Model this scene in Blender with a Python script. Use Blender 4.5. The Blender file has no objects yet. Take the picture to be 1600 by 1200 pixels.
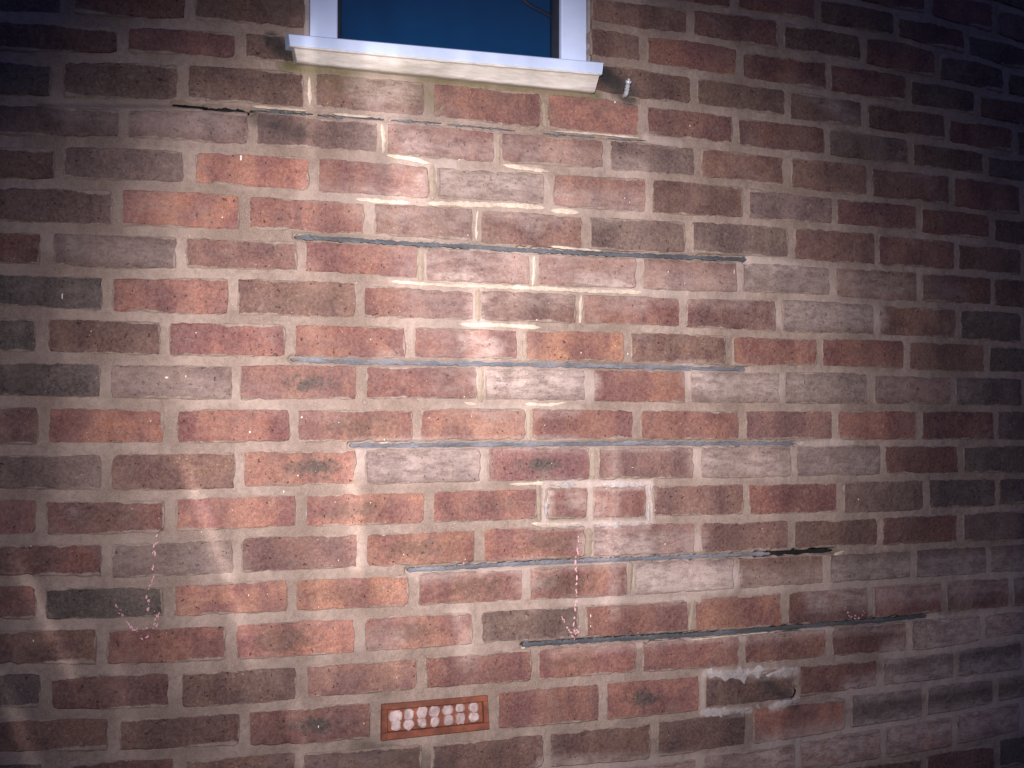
import bpy, math, random
import numpy as np
from mathutils import Matrix, Vector
random.seed(7); rng = np.random.default_rng(7)
scene = bpy.context.scene
COL = scene.collection

# ---------------------------------------------------------------- camera (solved from the brick coursing)
F, CU, CV, CZ = 2096.312, -0.13676, -0.78307, 2.36366
R = np.array([[0.9227893, 0.0005552, 0.3853047], [-0.0119062, 0.9995625, 0.0270746], [-0.3851211, -0.0295716, 0.9223922]])
H0 = 2.35                                   # height of the course datum above the ground
def w3(u, v, z): return (u, -z, v + H0)     # wall coordinates (right, up, out of the wall) to world
cam = bpy.data.cameras.new('camera'); camo = bpy.data.objects.new('camera', cam); COL.objects.link(camo)
cam.sensor_width = 36; cam.lens = 36 * F / 1600; cam.clip_start = 0.05; cam.clip_end = 200
ax = [Vector((r[0], -r[2], r[1])) for r in R]
camo.matrix_world = Matrix.Translation(w3(CU, CV, CZ)) @ Matrix((ax[0], ax[1], ax[2])).transposed().to_4x4()
scene.camera = camo
scene.render.resolution_x = 1024; scene.render.resolution_y = 768

# ---------------------------------------------------------------- dusk sky, hand torch, exposure
world = bpy.data.worlds.new('World'); scene.world = world; world.use_nodes = True
wn = world.node_tree; bg = wn.nodes['Background']
sky = wn.nodes.new('ShaderNodeTexSky'); sky.sky_type = 'NISHITA'; sky.sun_disc = False
sky.sun_elevation = math.radians(-2.0); sky.sun_rotation = math.radians(0); sky.ozone_density = 3.0
wn.links.new(sky.outputs[0], bg.inputs[0]); bg.inputs[1].default_value = 1.7
def spot(name, off, px, size, watts, color, radius=0.012):
    l = bpy.data.lights.new(name, 'SPOT'); l.energy = watts; l.color = color
    l.spot_size = math.radians(size); l.spot_blend = 1.0; l.shadow_soft_size = radius
    o = bpy.data.objects.new(name, l); COL.objects.link(o)
    p = Vector(w3(CU + off[0], CV + off[1], CZ + off[2])); t = Vector(P3(*px))
    o.location = p; o.rotation_euler = (t - p).to_track_quat('-Z', 'Y').to_euler()
    return o
def unproj(x, y, z=0.0):
    """photo pixel -> (u, v) on the plane z in front of the wall"""
    c = np.array([(x - 800) / F, (600 - y) / F, -1.0]); d = R.T @ c
    t = (z - CZ) / d[2]
    return CU + d[0] * t, CV + d[1] * t
def P3(x, y, z=0.0):
    u, v = unproj(x, y, z); return w3(u, v, z)
def pix(u, v, z=0.0):
    c = R @ (np.array([u, v, z]) - np.array([CU, CV, CZ]))
    return 800 + F * c[0] / -c[2], 600 - F * c[1] / -c[2]
torch = spot('torch_beam', (-0.10, 0.20, 0.0), (760, 590), 37, 430, (1.0, 0.885, 0.87))
spill = spot('torch_spill', (-0.10, 0.20, 0.0), (780, 700), 51.5, 225, (1.0, 0.88, 0.89))
vs = scene.view_settings; vs.view_transform = 'Standard'; vs.look = 'None'; vs.exposure = 0.0; vs.gamma = 1.0
vs.use_curve_mapping = False

# ---------------------------------------------------------------- measured bed joints and perpends (photo pixels)
J={
-2:[(1320,0),(1387,15),(1437,25),(1495,41),(1560,57),(1600,72)],
-1:[(987,0),(1025,4),(1075,10),(1150,18),(1200,25),(1285,42),(1340,52),(1407,61),(1462,78),(1525,92),(1567,106),(1600,113)],
0:[(927,37),(975,45),(1012,52),(1075,58),(1112,64),(1150,72),(1200,81),(1292,92),(1342,101),(1412,115),(1462,125),(1520,138),(1562,148),(1600,156)],
1:[(0,27),(100,31),(200,36),(300,40),(400,44),(940,94),(1000,102),(1087,117),(1150,125),(1200,132),(1290,146),(1350,155),(1412,165),(1465,174),(1537,188),(1600,201)],
2:[(0,88),(100,90),(200,90),(300,93),(400,99),(470,105),(940,147),(1000,159),(1075,167),(1150,176),(1200,184),(1285,195),(1342,202),(1412,214),(1475,225),(1537,235),(1600,246)],
3:[(0,157),(100,161),(200,163),(300,164),(400,168),(500,178),(600,185),(700,192),(800,203),(900,210),(1000,218),(1100,226),(1200,239),(1287,247),(1350,255),(1412,263),(1487,271),(1550,280),(1600,289)],
4:[(0,220),(100,222),(200,222),(300,229),(400,233),(500,239),(600,246),(700,256),(800,262),(900,268),(1000,273),(1050,277),(1150,286),(1200,294),(1300,306),(1375,312),(1450,320),(1500,327),(1550,335),(1600,340)],
5:[(0,286),(100,287),(200,289),(300,293),(400,299),(500,306),(600,313),(700,318),(800,323),(900,331),(1012,337),(1075,341),(1162,345),(1200,348),(1300,354),(1362,359),(1425,366),(1487,372),(1550,380),(1600,386)],
6:[(0,355),(100,357),(200,361),(300,364),(400,368),(470,369),(600,375),(700,381),(800,389),(900,394),(1000,398),(1100,402),(1165,405),(1237,408),(1300,414),(1375,418),(1425,421),(1487,425),(1550,430),(1600,435)],
7:[(0,421),(100,424),(200,428),(300,427),(400,429),(500,432),(600,439),(700,446),(800,450),(900,454),(1000,457),(1075,461),(1200,463),(1300,467),(1375,473),(1487,478),(1550,481),(1600,486)],
8:[(0,487),(100,492),(200,494),(300,498),(400,499),(500,501),(600,503),(700,506),(800,509),(900,512),(1000,514),(1075,517),(1200,522),(1262,524),(1375,527),(1487,532),(1600,540)],
9:[(0,557),(100,560),(200,563),(300,564),(400,565),(460,563),(600,566),(700,567),(800,569),(900,571),(1000,573),(1100,576),(1165,577),(1200,576),(1300,577),(1400,581),(1500,585),(1600,588)],
10:[(0,627),(100,629),(200,631),(300,632),(400,633),(500,632),(600,632),(700,631),(800,631),(900,633),(1000,635),(1100,636),(1200,636),(1400,637),(1600,639)],
11:[(0,702),(100,702),(200,701),(300,701),(400,698),(500,697),(600,695),(700,695),(800,694),(900,693),(1100,693),(1300,692),(1600,692)],
12:[(0,772),(100,774),(200,773),(300,772),(400,768),(500,765),(600,763),(700,760),(800,757),(900,756),(1000,754),(1100,753),(1200,751),(1300,749),(1375,746),(1500,743),(1600,742)],
13:[(0,843),(100,843),(200,842),(300,838),(400,832),(500,829),(600,826),(700,822),(800,818),(900,815),(1000,813),(1100,811),(1200,809),(1300,807),(1375,805),(1450,800),(1525,796),(1600,792)],
14:[(0,907),(100,910),(200,911),(300,907),(400,901),(500,896),(600,892),(640,890),(800,882),(900,877),(1000,873),(1100,869),(1200,865),(1300,860),(1375,857),(1450,852),(1525,849),(1600,846)],
15:[(0,977),(100,977),(200,974),(300,971),(400,966),(500,961),(600,956),(700,951),(800,946),(900,941),(1000,936),(1100,929),(1200,922),(1300,915),(1387,910),(1475,904),(1600,897)],
16:[(0,1045),(100,1046),(200,1046),(300,1042),(400,1037),(500,1031),(600,1025),(700,1017),(820,1008),(900,1003),(1000,997),(1100,992),(1200,985),(1300,976),(1400,968),(1460,962),(1537,956),(1600,950)],
17:[(0,1113),(100,1115),(200,1115),(300,1112),(400,1106),(500,1097),(600,1089),(675,1082),(800,1074),(900,1064),(1000,1056),(1100,1049),(1200,1041),(1300,1031),(1400,1024),(1462,1018),(1500,1011),(1600,994)],
18:[(0,1183),(100,1183),(200,1181),(300,1177),(400,1173),(500,1168),(600,1160),(700,1152),(800,1145),(900,1137),(1000,1126),(1100,1115),(1200,1101),(1250,1094),(1325,1083),(1400,1075),(1475,1066),(1600,1050)],
19:[(875,1203),(1000,1193),(1062,1185),(1100,1178),(1200,1164),(1275,1153),(1337,1140),(1400,1131),(1500,1114),(1600,1092)],
}
P={
-3:[1450,1555],
-2:[1012,1147,1277,1400,1510],
-1:[1079,1220,1348,1464,1572],
0:[105,297,1005,1155,1294,1420,1527],
1:[191,375,1084,1230,1352,1479,1586],
2:[91,287,483,670,850,1004,1149,1292,1422,1540],
3:[194,395,597,780,947,1091,1230,1358,1487,1598],
4:[91,296,490,676,857,1013,1166,1304,1435,1550],
5:[184,382,577,746,916,1077,1235,1370,1494,1600],
6:[72,282,472,659,834,999,1156,1301,1436,1551],
7:[168,366,562,745,907,1067,1217,1371,1497,1600],
8:[65,257,455,642,815,980,1139,1280,1416,1541],
9:[166,370,565,751,922,1075,1222,1360,1490,1600],
10:[67,266,460,651,825,996,1159,1305,1436,1556],
11:[167,373,565,757,928,1090,1239,1380,1501],
12:[64,265,469,669,847,922,1015,1167,1314,1447,1559],
13:[167,370,565,749,920,1090,1237,1376,1501],
14:[65,264,457,646,822,985,1150,1292,1427,1545],
15:[160,361,561,746,910,1081,1227,1360,1475,1580],
16:[72,275,472,659,836,1000,1159,1296,1421,1535],
17:[177,382,588,770,942,1096,1245,1376,1494,1600],
18:[75,280,467,667,855,1022,1172,1325,1445,1555],
}

# ---------------------------------------------------------------- node helpers
class NT:
    def __init__(s, tree): s.t = tree
    def n(s, typ, **kw):
        nd = s.t.nodes.new('ShaderNode' + typ)
        for k, v in kw.items():
            if k == 'ins':
                for i, val in v.items():
                    if hasattr(val, 'is_output'): s.t.links.new(val, nd.inputs[i])
                    else: nd.inputs[i].default_value = val
            else: setattr(nd, k, v)
        return nd
    def math(s, op, a, b=0.0, c=None, clamp=False):
        ins = {0: a, 1: b}
        if c is not None: ins[2] = c
        return s.n('Math', operation=op, use_clamp=clamp, ins=ins).outputs[0]
    def ramp(s, v, a, b, lo=0.0, hi=1.0):
        return s.n('MapRange', interpolation_type='SMOOTHSTEP', ins={0: v, 1: a, 2: b, 3: lo, 4: hi}).outputs[0]
    def noise(s, vec, scale, detail=3.0, rough=0.55, dist=0.0):
        return s.n('TexNoise', ins={'Vector': vec, 'Scale': scale, 'Detail': detail, 'Roughness': rough, 'Distortion': dist})
    def mix(s, f, a, b, typ='MIX'):
        nd = s.n('Mix', data_type='RGBA', blend_type=typ)
        for i, val in ((0, f), (6, a), (7, b)):
            if hasattr(val, 'is_output'): s.t.links.new(val, nd.inputs[i])
            else: nd.inputs[i].default_value = val if not isinstance(val, tuple) or len(val) == 4 else val + (1,)
        return nd.outputs[2]
def mat(name):
    m = bpy.data.materials.new(name); m.use_nodes = True
    t = NT(m.node_tree); b = m.node_tree.nodes['Principled BSDF']
    b.inputs['Specular IOR Level'].default_value = 0.25
    return m, t, b
def bump(t, b, h, strength, dist):
    nd = t.n('Bump', ins={'Strength': strength, 'Distance': dist, 'Height': h})
    t.t.links.new(nd.outputs[0], b.inputs['Normal'])

# streaks added to the lamps: brighter bands by direction inside the torch's cone
STREAK = [(484,25,484,260,6,.7),(508,100,508,235,8,.3),(14,850,124,1080,10,1.1),(-8,1040,66,1225,11,1.2),(282,712,362,915,9,.75),(352,880,400,1060,8,.5),(543,680,562,920,15,.45),
 (600,830,606,1060,30,.22),(458,1080,476,1210,14,.6),(712,930,722,1050,24,.2),(958,690,950,980,16,.22),(597,50,602,230,32,.5),(806,290,830,710,24,.2),(742,420,762,620,40,.2),
 (640,200,640,340,40,.25),(1380,1010,1600,960,40,.3),(180,1010,210,1200,12,.3)]
def streak_beam(lamp, streaks):
    lt = lamp.data; lt.use_nodes = True; t = NT(lt.node_tree); em = lt.node_tree.nodes['Emission']
    inc = t.n('SeparateXYZ', ins={0: t.n('NewGeometry').outputs['Incoming']})
    L = lamp.location
    k = t.math('DIVIDE', L.y, inc.outputs[1])            # the ray meets the wall plane y = 0
    px = t.math('SUBTRACT', L.x, t.math('MULTIPLY', k, inc.outputs[0])); pz = t.math('SUBTRACT', L.z, t.math('MULTIPLY', k, inc.outputs[2]))
    vec = t.n('CombineXYZ', ins={0: px, 2: pz}).outputs[0]; acc = 1.0
    wb = t.noise(vec, 5.0, 3.0).outputs['Color']
    vec = t.n('VectorMath', operation='ADD', ins={0: vec, 1: t.n('VectorMath', operation='SCALE', ins={0: wb, 3: 0.006}).outputs[0]}).outputs[0]
    for (x, y, x2, y2, hw, st) in streaks:
        a = np.array(unproj(x, y)); b = np.array(unproj(x2, y2)); c = (a + b) / 2; d = b - a
        mp = t.n('Mapping', vector_type='TEXTURE', ins={'Vector': vec, 'Location': (c[0] + .003, 0, c[1] + H0 + .003),
             'Rotation': (0, -math.atan2(d[1], d[0]), 0), 'Scale': (np.hypot(*d) / 2, 1e3, hw * .00118)}).outputs[0]
        s_ = t.n('SeparateXYZ', ins={0: mp})
        e = t.math('ADD', t.math('POWER', t.math('ABSOLUTE', s_.outputs[0]), 5.0), t.math('MULTIPLY', s_.outputs[2], s_.outputs[2]))
        acc = t.math('ADD', acc, t.ramp(e, 1.2, 0.1, 0.0, st))
    # faint long rays down the beam
    ry = t.noise(t.n('VectorMath', operation='MULTIPLY', ins={0: vec, 1: (1.0, 1, 0.07)}).outputs[0], 13.0, 2.0).outputs[0]
    acc = t.math('MULTIPLY', acc, t.ramp(ry, 0.3, 0.7, 0.88, 1.16))
    lt.node_tree.links.new(acc, em.inputs['Strength'])
streak_beam(torch, STREAK); streak_beam(spill, STREAK)
# stains and painted light and shade: (x, y, x2, y2, half width px, strength) capsule-like blobs on the wall, photo pixels
def blob_mask(U, V, blobs):
    """strength of the stains at wall points, numpy arrays"""
    acc = np.zeros(np.shape(U))
    for (x, y, x2, y2, hw, st) in blobs:
        a = np.array(unproj(x, y)); b = np.array(unproj(x2, y2)); d = b - a; L2 = max(float(d @ d), 1e-9)
        t_ = np.clip(((U - a[0]) * d[0] + (V - a[1]) * d[1]) / L2, 0, 1)
        r = np.hypot(U - a[0] - t_ * d[0], V - a[1] - t_ * d[1]) / (hw * 0.00118)
        e = np.clip((1.12 - r) / 0.75, 0, 1); acc = np.maximum(acc, st * e * e * (3 - 2 * e))
    return acc
DUST_HAZE = [  # pale dust, plus central haze and light bands painted as colour
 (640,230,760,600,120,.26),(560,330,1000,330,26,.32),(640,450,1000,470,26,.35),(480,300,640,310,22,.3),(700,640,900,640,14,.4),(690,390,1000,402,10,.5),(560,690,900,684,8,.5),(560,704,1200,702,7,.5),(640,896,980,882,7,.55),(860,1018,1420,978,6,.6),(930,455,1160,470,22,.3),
 (570,140,630,140,38,.55),(600,60,600,200,24,.35),(640,225,700,228,22,.6),(660,285,700,262,26,.7),(560,300,660,300,16,.45),
 (700,285,840,292,30,.62),(830,250,835,350,22,.45),(690,235,770,235,24,.4),(800,225,1000,265,24,.3),
 (670,415,830,420,30,.5),(690,430,740,437,16,.9),(910,438,980,445,20,.85),(1000,450,1070,455,16,.6),(860,425,1150,440,30,.35),
 (1160,408,1240,418,16,.7),(1190,430,1400,450,36,.4),(1180,440,1250,445,28,.35),(745,460,745,560,24,.6),(730,530,770,550,26,.7),
 (760,595,915,600,34,.85),(1085,590,1130,605,30,.8),(1150,600,1250,605,32,.55),(1060,570,1120,575,10,.7),(1240,600,1500,610,34,.32),
 (580,725,745,728,33,.6),(680,705,730,708,12,.8),(1095,722,1225,725,33,.6),(1240,720,1360,725,32,.4),(900,460,930,500,20,.25),
 (925,850,1000,855,36,.7),(1000,905,1140,905,33,.95),(900,780,930,790,24,.6),(1020,850,1090,850,30,.4),(1160,905,1290,905,30,.3),
 (830,310,1000,320,28,.35),(1225,490,1370,495,32,.55),(1380,440,1500,460,26,.25),(610,560,600,560,20,.3),(820,900,850,900,30,.4),
 (660,900,840,880,16,.4), 
 (570,1000,620,1000,20,.3),(720,960,735,1030,20,.35),(960,700,960,960,14,.3),
 (1265,140,1330,185,22,.35),(1290,900,1600,880,34,.5),(1280,930,1600,900,40,.5),
 (1440,985,1600,965,30,.6),(1390,1020,1600,985,30,.6),(1330,1080,1600,1040,34,.65),(1200,1180,1600,1110,48,.75),(850,1200,1250,1190,24,.6),
 (1440,1140,1495,1135,24,.9),(1460,962,1480,975,11,1.0),(430,1190,600,1190,20,.2), (1260,695,1330,690,9,.7),
 (1010,215,1060,225,10,.6),(880,940,1090,935,9,.6),(1130,1000,1300,985,8,.6),(40,440,160,460,3,.1),(380,620,520,640,30,.15),
 (100,170,350,190,28,.3),(200,320,240,320,40,.15),(90,380,270,400,24,.3),(180,860,360,880,30,.25),(180,590,350,610,28,.3),
 (850,757,1015,756,9,1.0),(1016,757,1016,818,9,1.0),(856,762,852,812,10,1.0),(850,820,1012,819,9,.9),(922,760,922,815,7,.8),
 (1102,1053,1245,1050,9,1.0),(1098,1113,1172,1110,7,1.0),(1205,1106,1247,1093,7,.9),(1098,1060,1098,1108,5,.7),
]
GREEN = [(440,103,560,112,11,.8),(540,108,700,124,10,.8),(680,120,820,138,10,.9),(800,132,935,150,10,.8),(495,120,640,150,22,.45),(650,125,680,170,14,.6),
         (850,165,880,200,14,.4)]
SOOT_SHADE = [(60,165,330,167,4,.8),(400,185,470,210,16,.6),(945,118,985,150,22,1.0),(425,62,455,95,17,.95),(620,200,630,215,8,.6),
        (1280,864,1310,862,6,.6),(1190,1060,1240,1100,14,.8),(560,1170,700,1195,20,.5),(1290,490,1330,500,3,.2)]  # the black gap's end and the low cavity get their shade as colour here

def brick_material():
    m, t, b = mat('fired_brick')
    tint = t.n('Attribute', attribute_name='tint').outputs['Color']
    size = t.n('SeparateXYZ', ins={0: t.n('Attribute', attribute_name='half').outputs['Vector']})
    feat = t.n('SeparateXYZ', ins={0: t.n('Attribute', attribute_name='feature').outputs['Vector']})
    uv = t.n('SeparateXYZ', ins={0: t.n('Attribute', attribute_name='local').outputs['Vector']})
    pos = t.n('NewGeometry').outputs['Position']
    # own noise space for each brick, so that no grain runs on across a joint
    seedv = t.n('CombineXYZ', ins={1: t.math('MULTIPLY', feat.outputs[2], 37.0)}).outputs[0]
    bp = t.n('VectorMath', operation='ADD', ins={0: pos, 1: seedv}).outputs[0]
    n_big = t.noise(bp, 13.0, 3.0, 0.6, 0.4); n_mid = t.noise(bp, 55.0, 5.0, 0.68); n_fine = t.noise(bp, 420.0, 3.0, 0.7); n_gr = t.noise(bp, 170.0, 4.0, 0.8)
    st = t.n('VectorMath', operation='MULTIPLY', ins={0: bp, 1: (0.35, 1.0, 1.0)}).outputs[0]
    n_drag = t.noise(st, 95.0, 4.0, 0.7)
    # hue drift inside the brick: burnt purple-brown against the orange body
    hs = t.n('HueSaturation', ins={'Hue': 0.475, 'Saturation': 0.86, 'Value': 0.62, 'Color': tint}).outputs[0]
    hb = t.n('HueSaturation', ins={'Hue': 0.505, 'Saturation': 0.92, 'Value': 1.18, 'Color': tint}).outputs[0]
    kv = t.n('VectorMath', operation='MULTIPLY', ins={0: bp, 1: (1.0, 1.0, 0.12)}).outputs[0]
    kiss = t.noise(kv, 17.0, 2.0, 0.5).outputs[0]
    c = t.mix(t.ramp(t.math('ADD', t.math('MULTIPLY', n_big.outputs[0], 0.6), t.math('MULTIPLY', kiss, 0.4)), 0.40, 0.60), hs, hb)
    c = t.mix(t.ramp(t.noise(bp, 30.0, 4.0, 0.7, 0.6).outputs[0], 0.52, 0.70, 0.0, 0.45), c, t.mix(0.4, hs, (0.07, 0.05, 0.038)))
    c = t.mix(t.ramp(n_drag.outputs[0], 0.40, 0.70, 0.0, 0.45), c, t.mix(0.35, hs, (0.16, 0.11, 0.085)))
    c = t.mix(t.ramp(n_mid.outputs[0], 0.55, 0.8, 0.0, 0.5), c, (0.36, 0.24, 0.19))
    # kiln shadow: charcoal patch in the middle of some stretchers
    big = t.ramp(feat.outputs[0], 0.75, 0.6, 1.0, 1.45)
    px = t.math('DIVIDE', t.math('SUBTRACT', uv.outputs[0], feat.outputs[1]), t.math('MULTIPLY', big, 0.048))
    pz = t.math('DIVIDE', uv.outputs[1], t.math('MULTIPLY', big, 0.017))
    rr = t.math('SQRT', t.math('ADD', t.math('MULTIPLY', px, px), t.math('MULTIPLY', pz, pz)))
    rr = t.math('ADD', rr, t.math('MULTIPLY', t.math('SUBTRACT', n_mid.outputs[0], 0.5), 3.2))
    patch = t.math('MULTIPLY', t.ramp(rr, 1.15, 0.3), feat.outputs[0])
    c = t.mix(patch, c, t.mix(t.ramp(feat.outputs[0], 0.6, 0.75), (0.085, 0.048, 0.032), (0.045, 0.045, 0.04)))
    # grain, grog and pits
    c = t.mix(t.ramp(n_fine.outputs[0], 0.42, 0.62, 0.0, 0.7), c, t.mix(0.5, c, (0.03, 0.02, 0.018)))
    c = t.mix(t.ramp(n_gr.outputs[0], 0.35, 0.65), t.mix(0.22, c, (0.02, 0.016, 0.015)), t.mix(0.10, c, (0.6, 0.5, 0.45)))
    pit = t.ramp(t.noise(bp, 135.0, 2.0, 0.5).outputs[0], 0.69, 0.74)
    c = t.mix(t.math('MULTIPLY', pit, 0.75), c, (0.03, 0.022, 0.02))
    vo = t.n('TexVoronoi', ins={'Vector': bp, 'Scale': 85.0}).outputs['Distance']
    fleck = t.math('MULTIPLY', t.ramp(vo, 0.13, 0.07), t.ramp(n_big.outputs[0], 0.45, 0.6))
    c = t.mix(t.math('MULTIPLY', fleck, 0.5), c, (0.5, 0.4, 0.33))
    # weathering bloom
    bloom = t.math('MULTIPLY', t.ramp(t.noise(pos, 6.0, 5.0, 0.7).outputs[0], 0.5, 0.75), t.ramp(n_drag.outputs[0], 0.4, 0.6))
    c = t.mix(t.math('MULTIPLY', bloom, 0.4), c, (0.34, 0.28, 0.25))
    stn = t.n('SeparateXYZ', ins={0: t.n('Attribute', attribute_name='stain').outputs['Vector']})
    wv = t.math('MULTIPLY', t.math('SUBTRACT', t.noise(pos, 30.0, 5.0, 0.7).outputs[0], 0.5), 1.1)
    def ragged(v): return t.math('MULTIPLY', v, t.math('ADD', 1.0, t.math('MULTIPLY', wv, 1.5)), clamp=True)
    c = t.mix(ragged(stn.outputs[2]), c, (0.03, 0.028, 0.028))
    c = t.mix(t.math('MULTIPLY', ragged(stn.outputs[1]), 0.6), c, (0.13, 0.12, 0.06))
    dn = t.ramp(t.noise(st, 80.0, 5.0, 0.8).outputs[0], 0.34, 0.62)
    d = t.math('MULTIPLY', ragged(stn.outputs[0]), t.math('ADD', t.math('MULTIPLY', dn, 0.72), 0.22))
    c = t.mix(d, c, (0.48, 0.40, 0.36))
    film = t.ramp(t.noise(pos, 11.0, 5.0, 0.72).outputs[0], 0.35, 0.75, 0.0, 0.24)
    c = t.mix(film, c, (0.27, 0.20, 0.17))
    # mortar dragged over the arrises
    e = t.math('MINIMUM', t.math('SUBTRACT', size.outputs[0], t.math('ABSOLUTE', uv.outputs[0])),
               t.math('SUBTRACT', size.outputs[1], t.math('ABSOLUTE', uv.outputs[1])))
    en = t.noise(pos, 48.0, 6.0, 0.72).outputs[0]
    wide = t.ramp(t.noise(pos, 9.0, 2.0).outputs[0], 0.42, 0.72, 0.0, 0.005)
    e = t.math('ADD', t.math('SUBTRACT', e, wide), t.math('MULTIPLY', t.math('SUBTRACT', en, 0.5), 0.015))
    sm = t.ramp(e, 0.0028, 0.0004)
    mc = t.mix(t.ramp(n_mid.outputs[0], 0.3, 0.7), (0.225, 0.172, 0.140), (0.345, 0.275, 0.232))
    c = t.mix(t.math('MULTIPLY', sm, 0.93), c, mc)
    t.t.links.new(c, b.inputs['Base Color'])
    b.inputs['Roughness'].default_value = 0.9
    h = t.math('ADD', t.math('MULTIPLY', n_fine.outputs[0], 0.35), t.math('MULTIPLY', n_mid.outputs[0], 0.9))
    h = t.math('ADD', h, t.math('MULTIPLY', n_drag.outputs[0], 0.7))
    h = t.math('SUBTRACT', h, t.math('MULTIPLY', pit, 0.8))
    h = t.math('ADD', h, t.math('MULTIPLY', sm, 0.35))
    bump(t, b, h, 0.9, 0.0034)
    return m
def mortar_material(name, a, bcol, relief=1.0, stains=True):
    m, t, b = mat(name)
    pos = t.n('NewGeometry').outputs['Position']
    n1 = t.noise(pos, 7.0, 4.0, 0.6); n2 = t.noise(pos, 90.0, 5.0, 0.7); n3 = t.noise(pos, 600.0, 2.0, 0.6)
    c = t.mix(t.ramp(n1.outputs[0], 0.35, 0.65), a, bcol)
    c = t.mix(t.ramp(n2.outputs[0], 0.35, 0.75, 0.0, 0.55), c, tuple(x * 0.62 for x in a))
    c = t.mix(t.ramp(n3.outputs[0], 0.45, 0.75, 0.0, 0.5), c, tuple(min(1, x * 1.35) for x in bcol))
    if stains:
        stn = t.n('SeparateXYZ', ins={0: t.n('Attribute', attribute_name='stain').outputs['Vector']})
        wv = t.math('ADD', 1.0, t.math('MULTIPLY', t.math('SUBTRACT', t.noise(pos, 30.0, 5.0, 0.7).outputs[0], 0.5), 1.6))
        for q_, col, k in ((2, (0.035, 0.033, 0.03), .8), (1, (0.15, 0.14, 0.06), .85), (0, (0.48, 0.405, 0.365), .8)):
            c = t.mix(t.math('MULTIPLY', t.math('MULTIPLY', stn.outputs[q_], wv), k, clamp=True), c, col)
    t.t.links.new(c, b.inputs['Base Color']); b.inputs['Roughness'].default_value = 0.95
    bump(t, b, t.math('ADD', n2.outputs[0], t.math('MULTIPLY', n3.outputs[0], 0.35)), 0.85, 0.003 * relief)
    return m
def plain(name, a, bcol, scale=30.0, rough=0.5, bd=0.0005, stretch=(1, 1, 1), spec=0.4):
    m, t, b = mat(name)
    pos = t.n('VectorMath', operation='MULTIPLY', ins={0: t.n('NewGeometry').outputs['Position'], 1: stretch}).outputs[0]
    n1 = t.noise(pos, scale, 5.0, 0.7)
    t.t.links.new(t.mix(t.ramp(n1.outputs[0], 0.35, 0.7), a, bcol), b.inputs['Base Color'])
    b.inputs['Roughness'].default_value = rough; b.inputs['Specular IOR Level'].default_value = spec
    bump(t, b, t.noise(pos, scale * 5, 3.0).outputs[0], 0.5, bd)
    return m
M_BRICK = brick_material()
M_MORTAR = mortar_material('lime_mortar', (0.225, 0.172, 0.140), (0.345, 0.275, 0.232))
M_FRESH = mortar_material('fresh_pale_mortar', (0.46, 0.39, 0.31), (0.66, 0.57, 0.46), 0.8, False)
M_WHITE = mortar_material('white_repair_mortar', (0.34, 0.31, 0.295), (0.50, 0.465, 0.445), 1.0, False)
M_TAN = mortar_material('tan_resin_mortar', (0.27, 0.215, 0.165), (0.33, 0.27, 0.215), 0.5, False)
M_GROUT = plain('grey_grout', (0.10, 0.107, 0.125), (0.20, 0.21, 0.235), 60, 0.55, 0.0015, (0.25, 1, 1))
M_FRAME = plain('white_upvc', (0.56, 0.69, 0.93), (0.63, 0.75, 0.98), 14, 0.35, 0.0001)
M_SILL = plain('dirty_cream_sill', (0.42, 0.39, 0.33), (0.68, 0.65, 0.60), 22, 0.5, 0.0006, (0.4, 1, 2.5))
M_DGROUT = plain('dark_grey_grout', (0.055, 0.062, 0.070), (0.115, 0.125, 0.14), 60, 0.6, 0.0015, (0.25, 1, 1))
M_GAPSHADE = plain('painted_gap_shade', (0.006, 0.006, 0.008), (0.014, 0.014, 0.016), 60, 0.95, 0.0015)
M_TERRA = plain('terracotta', (0.13, 0.045, 0.028), (0.26, 0.085, 0.045), 30, 0.7, 0.001)
M_PLUG = plain('pale_plug', (0.33, 0.25, 0.235), (0.58, 0.48, 0.46), 45, 0.9, 0.0016)
M_SEAL = plain('grey_sealant', (0.30, 0.26, 0.25), (0.38, 0.34, 0.33), 60, 0.8, 0.001)
M_GASKET = plain('black_gasket', (0.01, 0.012, 0.02), (0.015, 0.02, 0.03), 30, 0.5, 0.0002)
M_SKYREFL = plain('painted_sky_reflection', (0.000, 0.042, 0.112), (0.001, 0.055, 0.14), 4.0, 0.8, 0.0004, (1, 1, 1), 0.1)
M_CHALK = plain('pink_chalk', (0.55, 0.30, 0.33), (0.75, 0.48, 0.48), 200, 0.95, 0.0005)
M_FLECK = plain('white_fleck', (0.8, 0.72, 0.62), (0.85, 0.8, 0.75), 200, 0.9, 0.0002)
M_METAL = plain('zinc_screw', (0.28, 0.31, 0.35), (0.5, 0.54, 0.6), 200, 0.35, 0.0003)
M_GROUND = plain('gravelled_concrete', (0.10, 0.09, 0.085), (0.17, 0.155, 0.145), 25, 0.95, 0.004)
m, t, b = mat('window_glass'); M_GLASS = m
tr = t.n('BsdfTransparent', ins={0: (0.82, 0.9, 0.95, 1)}); gl = t.n('BsdfGlossy', ins={'Roughness': 0.02, 'Color': (0.9, 0.95, 1, 1)})
mx = t.n('MixShader', ins={0: t.n('Fresnel', ins={0: 1.5}).outputs[0], 1: tr.outputs[0], 2: gl.outputs[0]})
t.t.links.new(mx.outputs[0], m.node_tree.nodes['Material Output'].inputs[0])

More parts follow.
